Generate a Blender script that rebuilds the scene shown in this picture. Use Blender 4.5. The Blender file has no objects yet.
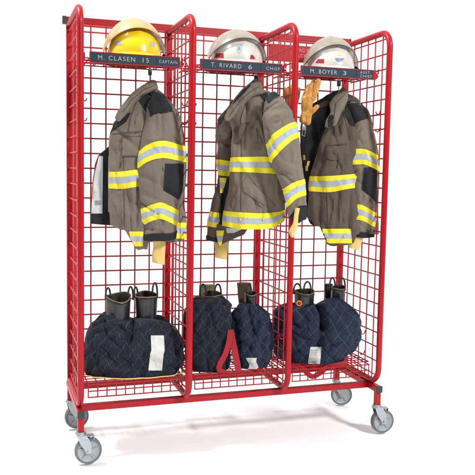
import bpy, bmesh, math, random
from mathutils import Vector, noise
from mathutils.bvhtree import BVHTree
PI = math.pi
C = bpy.context.scene
random.seed(4)
# ------------------------------------------------------------------ camera, world, lights, exposure
CAM = Vector((-0.33524, -3.02879, 1.22027)); YAW = -0.320123; PIT = -0.090277; ROL = 0.0176607; FPX = 739.7315
cy_, sy_ = math.cos(YAW), math.sin(YAW)
_r = Vector((cy_, sy_, 0)); _f = Vector((-sy_, cy_, 0)); _u = Vector((0, 0, 1))
F_ = _f*math.cos(PIT) + _u*math.sin(PIT); U_ = _u*math.cos(PIT) - _f*math.sin(PIT)
R2 = _r*math.cos(ROL) + U_*math.sin(ROL); U2 = U_*math.cos(ROL) - _r*math.sin(ROL)
cd = bpy.data.cameras.new('camera'); cam = bpy.data.objects.new('camera', cd); C.collection.objects.link(cam)
cam.location = CAM
from mathutils import Matrix
cam.rotation_euler = Matrix(((R2.x, U2.x, -F_.x), (R2.y, U2.y, -F_.y), (R2.z, U2.z, -F_.z))).to_euler()
cd.sensor_width = 36; cd.lens = 36*FPX/475; cd.clip_start = .05; cd.clip_end = 400
C.camera = cam
w = bpy.data.worlds.new('World'); C.world = w; w.use_nodes = True
nt = w.node_tree; bg = nt.nodes['Background']
tc = nt.nodes.new('ShaderNodeTexCoord'); sx = nt.nodes.new('ShaderNodeSeparateXYZ'); rp = nt.nodes.new('ShaderNodeValToRGB')
mr = nt.nodes.new('ShaderNodeMapRange'); mr.inputs[1].default_value = -1; mr.inputs[2].default_value = 1
nt.links.new(tc.outputs['Generated'], sx.inputs[0]); nt.links.new(sx.outputs['Y'], mr.inputs[0]); nt.links.new(mr.outputs[0], rp.inputs[0])
rp.color_ramp.elements[0].position = .15; rp.color_ramp.elements[0].color = (.2, .2, .205, 1)
rp.color_ramp.elements[1].position = .6; rp.color_ramp.elements[1].color = (1.08, 1.08, 1.08, 1)   # white studio backdrop, dim room behind the camera
nt.links.new(rp.outputs[0], bg.inputs[0]); bg.inputs[1].default_value = 1.0
def area(name, loc, target, size, power):
    ld = bpy.data.lights.new(name, 'AREA'); ld.shape = 'RECTANGLE'; ld.size, ld.size_y = size; ld.energy = power
    o = bpy.data.objects.new(name, ld); C.collection.objects.link(o); o.location = loc
    o.rotation_euler = (Vector(target)-Vector(loc)).to_track_quat('-Z', 'Y').to_euler()
area('overhead_softbox', (-1.5, .35, 4.8), (.7, .2, 0), (.7, .6), 240)
area('front_softbox', (3.0, -4.7, 4.5), (.7, .1, 1.0), (.9, .9), 430)
C.view_settings.view_transform = 'Standard'; C.view_settings.look = 'None'; C.view_settings.exposure = 0; C.view_settings.gamma = 1
# ------------------------------------------------------------------ materials
def lin(c):
    return tuple(((v/255)/12.92 if v/255 <= .04045 else ((v/255+.055)/1.055)**2.4) for v in c) + (1,)
def mat(name, col, rough=.5, metal=0, coat=0, bump=0, bscale=200, var=0, vscale=20, alpha=1, spec=.5, stretch=None, sheen=0, trans=0):
    m = bpy.data.materials.new(name); m.use_nodes = True; n = m.node_tree; b = n.nodes['Principled BSDF']
    b.inputs['Base Color'].default_value = col if len(col) == 4 else col+(1,)
    b.inputs['Roughness'].default_value = rough; b.inputs['Metallic'].default_value = metal
    b.inputs['Coat Weight'].default_value = coat; b.inputs['Coat Roughness'].default_value = .12
    b.inputs['Specular IOR Level'].default_value = spec
    b.inputs['Sheen Weight'].default_value = sheen
    b.inputs['Alpha'].default_value = alpha
    t = n.nodes.new('ShaderNodeTexCoord'); mp = n.nodes.new('ShaderNodeMapping'); n.links.new(t.outputs['Object'], mp.inputs[0])
    if stretch: mp.inputs['Scale'].default_value = stretch
    if var:
        nz = n.nodes.new('ShaderNodeTexNoise'); nz.inputs['Scale'].default_value = vscale; nz.inputs['Detail'].default_value = 6; nz.inputs['Roughness'].default_value = .65
        n.links.new(mp.outputs[0], nz.inputs[0])
        mx = n.nodes.new('ShaderNodeMixRGB'); mx.blend_type = 'MULTIPLY'; mx.inputs[0].default_value = 1
        mx.inputs[1].default_value = b.inputs['Base Color'].default_value
        r = n.nodes.new('ShaderNodeValToRGB'); r.color_ramp.elements[0].position = .3; r.color_ramp.elements[1].position = .72
        r.color_ramp.elements[0].color = (1-var,)*3+(1,); r.color_ramp.elements[1].color = (1+var*.6,)*3+(1,)
        n.links.new(nz.outputs['Fac'], r.inputs[0]); n.links.new(r.outputs[0], mx.inputs[2]); n.links.new(mx.outputs[0], b.inputs['Base Color'])
    if bump:
        nb = n.nodes.new('ShaderNodeTexNoise'); nb.inputs['Scale'].default_value = bscale; nb.inputs['Detail'].default_value = 4
        n.links.new(mp.outputs[0], nb.inputs[0])
        bu = n.nodes.new('ShaderNodeBump'); bu.inputs['Strength'].default_value = bump; bu.inputs['Distance'].default_value = .002
        n.links.new(nb.outputs['Fac'], bu.inputs['Height']); n.links.new(bu.outputs[0], b.inputs['Normal'])
    return m
M = {}
def wrinkle(m, scale=26, dist=.010, strength=.55, scale2=9, dist2=.02):
    n = m.node_tree; b = n.nodes['Principled BSDF']; src = b.inputs['Normal'].links[0].from_socket if b.inputs['Normal'].links else None
    t = n.nodes.new('ShaderNodeTexCoord'); mp = n.nodes.new('ShaderNodeMapping'); mp.inputs['Scale'].default_value = (1, 1, .45); mp.inputs['Rotation'].default_value = (0, .25, .3); n.links.new(t.outputs['Object'], mp.inputs[0])
    prev = src
    for sc, ds, ty in ((scale, dist, 1), (scale2, dist2, 0)):
        z = n.nodes.new('ShaderNodeTexNoise'); z.inputs['Scale'].default_value = sc; z.inputs['Detail'].default_value = 3; z.inputs['Distortion'].default_value = .9
        n.links.new(mp.outputs[0], z.inputs[0]); out = z.outputs['Fac']
        if ty:                                  # ridged creases
            p = n.nodes.new('ShaderNodeMath'); p.operation = 'SUBTRACT'; p.inputs[1].default_value = .5; n.links.new(out, p.inputs[0])
            q = n.nodes.new('ShaderNodeMath'); q.operation = 'ABSOLUTE'; n.links.new(p.outputs[0], q.inputs[0])
            w_ = n.nodes.new('ShaderNodeMath'); w_.operation = 'POWER'; w_.inputs[1].default_value = .6; n.links.new(q.outputs[0], w_.inputs[0]); out = w_.outputs[0]
        bu = n.nodes.new('ShaderNodeBump'); bu.inputs['Strength'].default_value = strength; bu.inputs['Distance'].default_value = ds; n.links.new(out, bu.inputs['Height'])
        if prev: n.links.new(prev, bu.inputs['Normal'])
        prev = bu.outputs[0]
    n.links.new(prev, b.inputs['Normal'])
M['red'] = mat('red_powder_coat', (.34, .003, .008), .42, spec=.22, coat=.10, bump=.05, bscale=260, var=.08, vscale=6)
M['red_wire'] = mat('red_wire_coat', (.38, .005, .009), .42, spec=.35)
M['black_plug'] = mat('black_plastic', (.018, .02, .022), .5)
M['zinc'] = mat('zinc', (.36, .39, .41), .33, metal=.85, var=.12, vscale=60)
M['grey_plastic'] = mat('grey_wheel', (.30, .33, .35), .5, var=.08, vscale=40)
M['tyre'] = mat('grey_rubber', (.11, .135, .155), .6, var=.12, vscale=50)
M['floor'] = mat('white_floor', (.93, .93, .93), .7)
M['slate'] = mat('slate_plate', lin((38, 53, 66)), .6, spec=.2, var=.12, vscale=60)
M['letter'] = mat('pale_lettering', (.42, .42, .38), .5)
M['pink_letter'] = mat('pink_lettering', (.62, .2, .25), .5)
M['cloth'] = mat('khaki_cloth', (.168, .141, .112), .85, bump=.5, bscale=420, var=.06, vscale=9, sheen=.1, spec=.2)
M['cloth_shaded'] = mat('khaki_cloth_shaded', (.100, .080, .064), .85, bump=.5, bscale=420, var=.08, vscale=9, sheen=.1, spec=.2)  # same khaki, darker: shade painted into the colour of the shadowed coat parts
M['black_cloth'] = mat('black_cloth', (.016, .018, .021), .8, bump=.4, bscale=350, var=.2, vscale=12, spec=.25)
M['seam'] = mat('seam', (.07, .055, .045), .9)
M['cream'] = mat('cream_knit', (.68,.47,.16), .85, bump=.6, bscale=240, var=.1, vscale=25, stretch=(1, 1, .15))
M['yellow'] = mat('lime_yellow_tape', (.80, .70, .02), .6, bump=.3, bscale=500, var=.06, vscale=20)
M['silver'] = mat('silver_tape', (.36, .41, .46), .45, bump=.2, bscale=500, var=.08, vscale=30)
M['white_lining'] = mat('silver_white_lining', (.55,.58,.61), .5, bump=.7, bscale=60, var=.15, vscale=30)
M['boot'] = mat('black_rubber', (.011, .013, .017), .30, spec=.5, coat=.1, bump=.15, bscale=60, var=.25, vscale=14)
M['boot_inside'] = mat('dark_boot_inside', (.03, .026, .02), .8, var=.3, vscale=40)
M['boot_lining'] = mat('tan_boot_lining', (.16, .12, .07), .8, bump=.4, bscale=120, var=.3, vscale=40)
M['label'] = mat('white_label', (.52, .52, .49), .6, bump=.8, bscale=45, var=.12, vscale=18)
M['label_ink'] = mat('label_ink', (.22, .22, .23), .7)
M['piping'] = mat('yellow_piping', (.72, .5, .14), .7)
M['strap'] = mat('red_webbing', (.30, .003, .012), .75, bump=.4, bscale=300, var=.1, vscale=30)
M['leather'] = mat('tan_leather', (.50,.24,.045), .6, bump=.5, bscale=90, var=.22, vscale=35)
wrinkle(M['leather'], 45, .006, .7)
M['helmet_yellow'] = mat('yellow_shell', (.76,.53,.006), .22, coat=.6, var=.05, vscale=10)
M['helmet_white'] = mat('white_shell', (.56,.53,.48), .3, coat=.4, var=.12, vscale=16)
M['helmet_edge'] = mat('black_edge', (.02, .02, .025), .5)
M['orange'] = mat('orange', (.75, .22, .02), .6)
M['knob'] = mat('pale_knob', (.6, .58, .54), .4)
for k_ in ('cloth', 'cloth_shaded', 'black_cloth'): wrinkle(M[k_], 15, .012, .4)
wrinkle(M['yellow'], 20, .006, .5); wrinkle(M['silver'], 20, .006, .5); wrinkle(M['cream'], 30, .006, .5); wrinkle(M['white_lining'], 16, .006, .4)
def visor_mat(name, col, haze):
    m = mat(name, col, .32, coat=.5, var=.22, vscale=22)
    b = m.node_tree.nodes['Principled BSDF']; n = m.node_tree
    t = n.nodes.new('ShaderNodeTexCoord'); nz = n.nodes.new('ShaderNodeTexNoise'); nz.inputs['Scale'].default_value = 14; nz.inputs['Detail'].default_value = 5
    n.links.new(t.outputs['Object'], nz.inputs[0])
    r = n.nodes.new('ShaderNodeMapRange'); r.inputs[1].default_value = .3; r.inputs[2].default_value = .7; r.inputs[3].default_value = haze-.1; r.inputs[4].default_value = haze+.12
    n.links.new(nz.outputs['Fac'], r.inputs[0]); n.links.new(r.outputs[0], b.inputs['Alpha'])
    return m
M['visor_amber'] = visor_mat('amber_shield', (.44, .33, .13), .96)
M['visor_smoke'] = visor_mat('smoked_shield', (.30, .26, .20), .86)
def quilt_mat(name, col, line):
    m = mat(name, col, .8, var=.22, vscale=14, spec=.25, sheen=.05); n = m.node_tree; b = n.nodes['Principled BSDF']
    src = b.inputs['Base Color'].links[0].from_socket
    uv = n.nodes.new('ShaderNodeUVMap'); uv.uv_map = 'quilt'; sp = n.nodes.new('ShaderNodeSeparateXYZ'); n.links.new(uv.outputs[0], sp.inputs[0])
    ds = []
    for ax in ('X', 'Y'):
        f = n.nodes.new('ShaderNodeMath'); f.operation = 'PINGPONG'; f.inputs[1].default_value = .5; n.links.new(sp.outputs[ax], f.inputs[0]); ds.append(f)
    mn = n.nodes.new('ShaderNodeMath'); mn.operation = 'MINIMUM'; n.links.new(ds[0].outputs[0], mn.inputs[0]); n.links.new(ds[1].outputs[0], mn.inputs[1])
    r = n.nodes.new('ShaderNodeMapRange'); r.inputs[1].default_value = .006; r.inputs[2].default_value = .022; r.inputs[3].default_value = .62; r.inputs[4].default_value = 0
    n.links.new(mn.outputs[0], r.inputs[0])
    mx = n.nodes.new('ShaderNodeMixRGB'); n.links.new(r.outputs[0], mx.inputs[0]); n.links.new(src, mx.inputs[1]); mx.inputs[2].default_value = line+(1,)
    n.links.new(mx.outputs[0], b.inputs['Base Color'])
    return m
M['navy'] = quilt_mat('navy_quilt', (.006, .009, .019), (.10, .105, .10))
M['navy_blue'] = quilt_mat('navy_quilt_blue', (.0075, .016, .038), (.11, .12, .13))
wrinkle(M['navy'], 20, .012, .7); wrinkle(M['navy_blue'], 20, .012, .7)
# ------------------------------------------------------------------ helpers
def tag(o, label=None, cat=None, group=None, kind=None):
    if label: o['label'] = label
    if cat: o['category'] = cat
    if group: o['group'] = group
    if kind: o['kind'] = kind
    return o
def empty(name, loc, label, cat, group=None, rz=0):
    o = bpy.data.objects.new(name, None); C.collection.objects.link(o); o.location = loc; o.rotation_euler = (0, 0, rz); o.empty_display_size = .05
    return tag(o, label, cat, group)
class MB:
    def __init__(s): s.v = []; s.f = []; s.m = []; s.uv = {}
    def add(s, vs, fs, mi=0):
        k = len(s.v); s.v += [Vector(v) for v in vs]
        for f in fs: s.f.append(tuple(k+i for i in f)); s.m.append(mi)
        return k
    def box(s, a, b, bev=0, mi=0):
        x0, y0, z0 = a; x1, y1, z1 = b
        bm = bmesh.new(); bmesh.ops.create_cube(bm, size=1)
        for v in bm.verts: v.co = Vector((x0+(v.co.x+.5)*(x1-x0), y0+(v.co.y+.5)*(y1-y0), z0+(v.co.z+.5)*(z1-z0)))
        if bev: bmesh.ops.bevel(bm, geom=bm.edges[:], offset=bev, segments=2, affect='EDGES', profile=.6)
        bm.verts.index_update(); s.add([v.co for v in bm.verts], [[v.index for v in f.verts] for f in bm.faces], mi); bm.free()
    def tube(s, pts, r, seg=10, closed=False, mi=0, caps=True):
        pts = [Vector(p) for p in pts]; n = len(pts); rs = r if isinstance(r, (list, tuple)) else [r]*n
        up = None; rings = []
        for i, p in enumerate(pts):
            if closed: t = pts[(i+1) % n]-pts[i-1]
            else: t = pts[min(i+1, n-1)]-pts[max(i-1, 0)]
            t.normalize()
            if up is None:
                up = Vector((0, 0, 1)) if abs(t.z) < .9 else Vector((1, 0, 0))
            a = up-t*up.dot(t); a.normalize(); b = t.cross(a); up = a
            rings.append([p+(a*math.cos(q)+b*math.sin(q))*rs[i] for q in [2*PI*k/seg for k in range(seg)]])
        vs = [v for g in rings for v in g]; fs = []
        for i in range(n if closed else n-1):
            j = (i+1) % n
            for k in range(seg): fs.append((i*seg+k, i*seg+(k+1) % seg, j*seg+(k+1) % seg, j*seg+k))
        if caps and not closed: fs.append(tuple(range(seg))[::-1]); fs.append(tuple((n-1)*seg+k for k in range(seg)))
        s.add(vs, fs, mi)
    def lathe(s, prof, c, axis, seg=40, mi=0):     # prof: (radius, along-axis)
        ax = Vector(axis).normalized(); a = ax.orthogonal().normalized(); b = ax.cross(a); c = Vector(c); vs = []; fs = []
        for k in range(seg):
            q = 2*PI*k/seg; d = a*math.cos(q)+b*math.sin(q)
            for (r, h) in prof: vs.append(c+d*r+ax*h)
        m = len(prof)
        for k in range(seg):
            k2 = (k+1) % seg
            for i in range(m-1): fs.append((k*m+i, k2*m+i, k2*m+i+1, k*m+i+1))
        s.add(vs, fs, mi)
    def grid(s, P, mi=0, wrap=False, uv=None):        # P[i][j]
        nr, nc = len(P), len(P[0]); k = len(s.v)
        fs = []
        for i in range(nr-1):
            for j in range(nc if wrap else nc-1):
                j2 = (j+1) % nc; fs.append((i*nc+j, i*nc+j2, (i+1)*nc+j2, (i+1)*nc+j))
        s.add([p for r in P for p in r], fs, mi)
        if uv:
            for i in range(nr):
                for j in range(nc): s.uv[k+i*nc+j] = uv[i][j]
        return k
    def build(s, name, mats, parent=None, smooth=True, fix=True, org=None):
        if not isinstance(mats, (list, tuple)): mats = [mats]
        me = bpy.data.meshes.new(name)
        if org is None: org = Vector((0, 0, 0))
        if parent is None and org.length == 0 and s.v:
            xs = [v.x for v in s.v]; ys = [v.y for v in s.v]; org = Vector(((min(xs)+max(xs))/2, (min(ys)+max(ys))/2, min(v.z for v in s.v)))
        off = org
        p = parent
        po = Vector((0, 0, 0))
        while p: po += p.location; p = p.parent
        me.from_pydata([v-(po if parent else off) for v in s.v], [], s.f)
        for m in mats: me.materials.append(m)
        me.polygons.foreach_set('material_index', s.m)
        me.polygons.foreach_set('use_smooth', [smooth]*len(s.f))
        if s.uv:
            l = me.uv_layers.new(name='quilt')
            for lp in me.loops: l.data[lp.index].uv = s.uv.get(lp.vertex_index, (.25, .25))
        me.update()
        if fix:
            bm = bmesh.new(); bm.from_mesh(me); bmesh.ops.recalc_face_normals(bm, faces=bm.faces[:]); bm.to_mesh(me); bm.free()
        if smooth:
            try: me.set_sharp_from_angle(angle=math.radians(38))
            except Exception: pass
        o = bpy.data.objects.new(name, me); C.collection.objects.link(o)
        if parent: o.parent = parent
        else: o.location = off
        return o
def ray(px, py): return F_*FPX + R2*(px-237.5) - U2*(py-237.5)
def at(px, py, Y):
    d = ray(px, py); return CAM + d*((Y-CAM.y)/d.y)
def itp(poly, x):
    if not isinstance(poly, (list, tuple)): return poly
    if x <= poly[0][0]: return poly[0][1]
    for (a, b), (c, d) in zip(poly, poly[1:]):
        if x <= c: return b+(d-b)*(x-a)/(c-a) if c > a else d
    return poly[-1][1]
def sitp(poly, x):                                  # smooth interpolation
    if not isinstance(poly, (list, tuple)) or len(poly) < 3: return itp(poly, x)
    if x <= poly[0][0]: return poly[0][1]
    if x >= poly[-1][0]: return poly[-1][1]
    for i in range(len(poly)-1):
        if x <= poly[i+1][0]: break
    x1, y1 = poly[i]; x2, y2 = poly[i+1]
    x0, y0 = poly[i-1] if i > 0 else (2*x1-x2, 2*y1-y2); x3, y3 = poly[i+2] if i+2 < len(poly) else (2*x2-x1, 2*y2-y1)
    h = x2-x1; t = (x-x1)/h; m1 = (y2-y0)/(x2-x0)*h; m2 = (y3-y1)/(x3-x1)*h
    return (2*t**3-3*t*t+1)*y1+(t**3-2*t*t+t)*m1+(-2*t**3+3*t*t)*y2+(t**3-t*t)*m2
class Frame:
    """a vertical plane through a point of the rack, square to the horizontal line of sight from the standing viewer"""
    def __init__(s, px, py, Y):
        s.O = at(px, py, Y); s.n = (s.O-CAM); s.n.z = 0; s.n.normalize(); s.r = Vector((s.n.y, -s.n.x, 0))
    def W(s, px, py, d=0):
        q = ray(px, py); t = (s.O-CAM).dot(s.n)/q.dot(s.n); return CAM+q*t+s.n*d
class Surf:
    """closed cloth form: left and right edge, top and bottom edge, half depth; folds pressed in"""
    def __init__(s, fr, L, R, T, B, hd, amp=.004, fs=(16, 16, 7), seed=0, exp=.8, creases=(), quilt=None, lean=0, yo=0, bulges=(), zmin=-9):
        s.__dict__.update(fr=fr, L=L, R=R, T=T, B=B, hd=hd, amp=amp, fs=fs, seed=seed, exp=exp, creases=creases, quilt=quilt, lean=lean, yo=yo, bulges=bulges, zmin=zmin)
    def px(s, t, py): l = sitp(s.L, py); r = sitp(s.R, py); return l+(r-l)*t
    def quv(s, px, py, th):
        sz = s.quilt
        x = px/sz[0]+.18*math.sin(py*.09+s.seed)+noise.noise(Vector((px*.05, py*.05, s.seed)))*.16; y = py/sz[1]+noise.noise(Vector((px*.05, py*.05, s.seed+9)))*.16
        if th > PI: x += 7.3
        if sz[2]: x = px/sz[0]+.06*math.sin(2*PI*y*2)+noise.noise(Vector((px*.05, py*.05, s.seed)))*.15
        return (x+y, x-y)
    def P(s, th, py, off=0):
        t = (1-math.cos(th))/2; px = s.px(t, py); q = s.fr.W(px, py)
        sn = math.sin(th); front = abs(sn)**s.exp*(1 if sn > 0 else -1)
        h = sitp(s.hd, py)
        l = sitp(s.L, py); r = sitp(s.R, py)
        nd = -s.fr.r*math.cos(th)*.9 - s.fr.n*sn; nd.normalize()
        q = q - s.fr.n*(h*front) + s.fr.n*(s.yo + s.lean*(py-sitp(s.T, .5)))
        v = Vector((q.x*s.fs[0]+q.y*s.fs[1], q.y*s.fs[1]*.6-q.x*3, q.z*s.fs[2]+s.seed*7.1))
        d = 2.0*s.amp*(noise.noise(v)*1.5 + noise.noise(v*2.1+Vector((5, 3, 1)))*.8 + (.5-abs(noise.noise(v*1.4+Vector((9, 1, 4))))*2)*1.1)
        edge = min(1, abs(sn)*2+.25)
        d *= edge
        if sn > -.2:
            for (x0, y0, x1, y1, wd, dp) in s.creases:
                ax, ay = x1-x0, y1-y0; k = ((px-x0)*ax+(py-y0)*ay)/(ax*ax+ay*ay); k = max(0, min(1, k))
                dist = math.hypot(px-x0-ax*k, py-y0-ay*k)/wd
                if dist < 2.5: d -= dp*math.exp(-dist*dist*1.6)*min(1, (sn+.2)*3)
        for (x0, y0, rx, ry, dp) in s.bulges:
            e = ((px-x0)/rx)**2+((py-y0)/ry)**2
            if e < 4 and sn > 0: d += dp*math.exp(-e*1.5)*sn
        if s.quilt:
            a, b = s.quv(px, py, th); d += .0052*(abs(math.sin(PI*a)*math.sin(PI*b))**.45-.5)
        q = q+nd*(d+off)
        if q.z < s.zmin: q.z = s.zmin+.0006*(q.z-s.zmin)
        return q
    def at_tv(s, th, v, off=0):
        t = (1-math.cos(th))/2; T = sitp(s.T, t); B = sitp(s.B, t); py = T+(B-T)*v
        return s.P(th, py, off), (s.px(t, py), py)
    def mesh(s, nu=80, nv=70, cap_top=True, cap_bot=True, inset=.012):
        mb = MB(); G = []; UV = []
        th0 = [2*PI*k/nu for k in range(nu)]
        for i in range(nv+1):
            row = []; ur = []
            for th in th0:
                p, (x, y) = s.at_tv(th, i/nv); row.append(p); ur.append(s.quv(x, y, th) if s.quilt else (0, 0))
            G.append(row); UV.append(ur)
        def capr(row, ur, up):
            c = sum(row, Vector())/len(row); out = []; ou = []
            for f, dz in ((.93, .25), (.75, .7), (.45, .95), (.12, 1.0)):
                out.append([Vector((c.x+(p.x-c.x)*f, c.y+(p.y-c.y)*f, p.z*f+c.z*(1-f)+up*dz)) for p in row]); ou.append(ur)
            return out, ou
        if cap_top:
            o, u = capr(G[0], UV[0], min(inset, .012) if s.quilt else .003); G = o[::-1]+G; UV = u[::-1]+UV
        if cap_bot:
            o, u = capr(G[-1], UV[-1], inset if cap_bot == 'in' else -inset*.3); G = G+o; UV = UV+u
        k = mb.grid(G, wrap=True, uv=UV if s.quilt else None)
        if cap_top: mb.add([], []); mb.f.append(tuple(range(k, k+nu))); mb.m.append(0)
        if cap_bot: e = k+(len(G)-1)*nu; mb.f.append(tuple(range(e, e+nu))[::-1]); mb.m.append(0)
        s.mb = mb
        s.bvh = BVHTree.FromPolygons([v.copy() for v in mb.v], mb.f)
        return mb
    def band(s, top, bot, off=.0022, nu=90, cols=((0, .32, 0), (.32, .68, 1), (.68, 1, 0)), rag=0):
        mb = MB()
        def edge(poly, th):
            t = (1-math.cos(th))/2; y = poly[0][1]
            for _ in range(3): y = sitp(poly, s.px(t, y))
            return y
        for (a, b, mi) in cols:
            G = []
            fr = [a+(b-a)*k/3 for k in range(4)]
            ks = [(fr[0], -.004)]*(1 if a == 0 else 0)+[(f, off if mi == 0 else off+.0006) for f in fr]+[(fr[-1], -.004)]*(1 if b == 1 else 0)
            for f, o in ks:
                G.append([s.P(th, edge(top, th)*(1-f)+edge(bot, th)*f, o) for th in [2*PI*k/nu for k in range(nu)]])
            mb.grid(G, mi, wrap=True)
        return mb
    def patch(s, L, R, T=0, B=1, off=.0022, n=16, m=16, puff=0):
        """cloth patch laid on the front of the form; L,R: edges as (py,px)"""
        mb = MB(); y0 = max(L[0][0], R[0][0]); y1 = min(L[-1][0], R[-1][0]); G = []
        def cast(px, py, o):
            d = ray(px, py).normalized(); h = s.bvh.ray_cast(CAM, d)
            if h[0] is None: p = s.bvh.find_nearest(s.fr.W(px, py, -.02))[0]
            else: p = h[0]
            return p-d*o
        ys = [y0+(y1-y0)*i/m for i in range(m+1)]
        for i, y in enumerate(ys):
            l, r = itp(L, y), itp(R, y)
            row = [(l+(r-l)*j/n, y) for j in range(n+1)]
            full = []
            e = i in (0, m)
            G.append([cast(x, yy, off+puff*math.sin(PI*j/n)*math.sin(PI*i/m)) for j, (x, yy) in enumerate(row)])
        # skirt
        G2 = []
        dv = s.fr.n*(off+.002)
        for row in G: G2.append([row[0]+dv]+row+[row[-1]+dv])
        G2 = [[p+dv for p in G2[0]]]+G2+[[p+dv for p in G2[-1]]]
        mb.grid(G2); return mb
def rc(seed, x0, x1, y0, y1, n, a0=-1.2, a1=1.2, L=(8, 22), wd=(1.3, 2.6), dp=(.003, .008)):
    g = random.Random(seed); out = []
    for _ in range(n):
        x, y = g.uniform(x0, x1), g.uniform(y0, y1); a = g.uniform(a0, a1); l = g.uniform(*L)/2
        out.append((x-l*math.sin(a), y-l*math.cos(a), x+l*math.sin(a), y+l*math.cos(a), g.uniform(*wd), g.uniform(*dp)))
    return out
def line_on(surf, pts, r, off=.001, step=1.2):
    """a thin cord or seam laid on a surface along pixel points"""
    out = []
    for (x0, y0), (x1, y1) in zip(pts, pts[1:]):
        k = max(1, int(math.hypot(x1-x0, y1-y0)/step))
        for i in range(k): out.append((x0+(x1-x0)*i/k, y0+(y1-y0)*i/k))
    out.append(pts[-1]); P = []
    for x, y in out:
        d = ray(x, y).normalized(); h = surf.bvh.ray_cast(CAM, d)
        if h[0] is not None: P.append(h[0]-d*off)
    mb = MB()
    if len(P) > 1: mb.tube(P, r, 6)
    return mb
def bake(o, parent=None):
    dg = bpy.context.evaluated_depsgraph_get(); ev = o.evaluated_get(dg); me = bpy.data.meshes.new_from_object(ev)
    me.name = o.name; o.modifiers.clear(); o.data = me; me.polygons.foreach_set('use_smooth', [True]*len(me.polygons)); return o
# ------------------------------------------------------------------ setting
fl = MB(); n_ = 24
fl.add([(-4, -3, 0), (5, -3, 0), (5, 2.2, 0), (-4, 2.2, 0)], [(0, 1, 2, 3)])
fo = fl.build('floor', M['floor'], smooth=False, org=Vector((0, 0, .007))); fo.location = (0, 0, -.009); fo['kind'] = 'structure'
# ------------------------------------------------------------------ the rack
W = .46; D = .4265; H = 1.8605; ZP = .206; ZS = .130; T2 = .0143; RT = .0138; ZL = ZP+T2+RT-.0015
rack = empty('gear_rack', (0, 0, 0), 'red tubular rolling gear rack of three wire mesh bays on four grey casters', 'rack')
def arc_pts(c, r, a0, a1, n=8):
    return [(c[0]+r*math.cos(a0+(a1-a0)*i/n), c[1]+r*math.sin(a0+(a1-a0)*i/n)) for i in range(n+1)]
zr = [.2664+.068*k for k in range(24)]             # heights of the level wires
WR = .0034
for k in range(4):
    X = k*W; r = .072
    yz = [(D+.004, H)] + arc_pts((r, H-r), r, PI/2, PI, 10) + arc_pts((r, ZL+r), r, PI, 1.5*PI, 10) + [(D+.004, ZL)]
    mb = MB(); mb.tube([(X, y, z) for y, z in yz], RT, 16)
    # welded gusset dots
    hoop = mb.build('side_frame', M['red'], rack)
    g = MB()
    for z in zr:
        if z < ZL+.01 or z > H-.01: continue
        y0 = .0 if (z > ZL+r and z < H-r) else r-math.sqrt(max(0, r*r-(r-min(z-ZL, H-z))**2))
        g.tube([(X-.0005, y0, z), (X-.0005, D+.002, z)], WR, 6)
    for j in range(1, 6):
        y = D-.071*j
        y_ = max(y, .02)
        zt = H if y > r else H-r+math.sqrt(r*r-(r-y)**2); zb = ZL if y > r else ZL+r-math.sqrt(r*r-(r-y)**2)
        g.tube([(X+.0045, y, zb), (X+.0045, y, zt)], WR, 6)
    g.build('wire_panel', M['red_wire'], hoop)
    # prong hooks on the side wires
    if k < 4:
        for (yy, zz) in ((.055, 1.49), (.055, 1.41), (.13, 1.66), (.13, .44), (.13, .34)):
            for sgn in ([1] if k == 0 else [-1] if k == 3 else [1, -1]):
                hk = MB(); x0 = X+sgn*.006
                hk.tube([(x0, yy, zz+.02), (x0+sgn*.004, yy, zz+.005), (x0+sgn*.012, yy, zz), (x0+sgn*.022, yy-.002, zz+.002), (x0+sgn*.026, yy-.003, zz+.012)], .0026, 8)
                hk.build('coat_hook', M['red'], rack)
    p = MB()
    zb = ZS if k in (0, 3) else ZP+T2
    p.box((X-.0135, D+.002, zb+(.0 if k in (0, 3) else .0)), (X+.0135, D+.029, 1.864), .002)
    p.build('back_post', M['red'], rack, smooth=False)
tr = MB(); tr.box((-.012, D+.001, 1.8645), (3*W+.014, D+.030, 1.894), .0025); tro = tr.build('top_rail', M['red'], rack, smooth=False)
for a, b in ((-.030, -.0125), (3*W+.0145, 3*W+.020)):
    c = MB(); c.box((a, D-.0005, 1.863), (b, D+.0315, 1.8955), .002); c.build('end_cap', M['black_plug'] if a < 0 else M['red'], tro, smooth=False)
for i in range(3):
    g = MB(); y = D-.004
    for z in zr:
        if z > 1.86: continue
        g.tube([(i*W+.010, y, z), ((i+1)*W-.010, y, z)], WR, 6)
    for j in range(7):
        x = i*W+.0244+.0685*j; g.tube([(x, y-.005, .25), (x, y-.005, 1.868)], WR, 6)
    g.tube([(i*W+.012, y, 1.856), ((i+1)*W-.012, y, 1.856)], .0034, 8)
    g.build('back_panel', M['red_wire'], rack)
for X in (0, 3*W):
    e = MB(); e.box((X-T2, -.013, ZP-T2), (X+T2, D+.034, ZP+T2), .0025); er = e.build('end_rail', M['red'], rack, smooth=False)
    for a, b in ((-.0185, -.0125), (D+.0335, D+.039)):
        c = MB(); c.box((X-T2-.0012, a, ZP-T2-.0012), (X+T2+.0012, b+.004 if a < 0 else b, ZP+T2+.0012), .0025); c.build('end_cap', M['black_plug'], er, smooth=False)
    for y in (.003, D+.0155):
        if y < .1:
            c = MB(); c.box((X-.0125, y-.0125, ZS), (X+.0125, y+.0125, ZP-T2), .002); c.build('stub_leg', M['red'], rack, smooth=False)
for y in (.085, D-.02):
    c = MB(); c.box((T2, y-T2, ZP-T2+.0005), (3*W-T2, y+T2, ZP+T2-.0006), .0025); c.build('base_rail', M['red'], rack, smooth=False)
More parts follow.
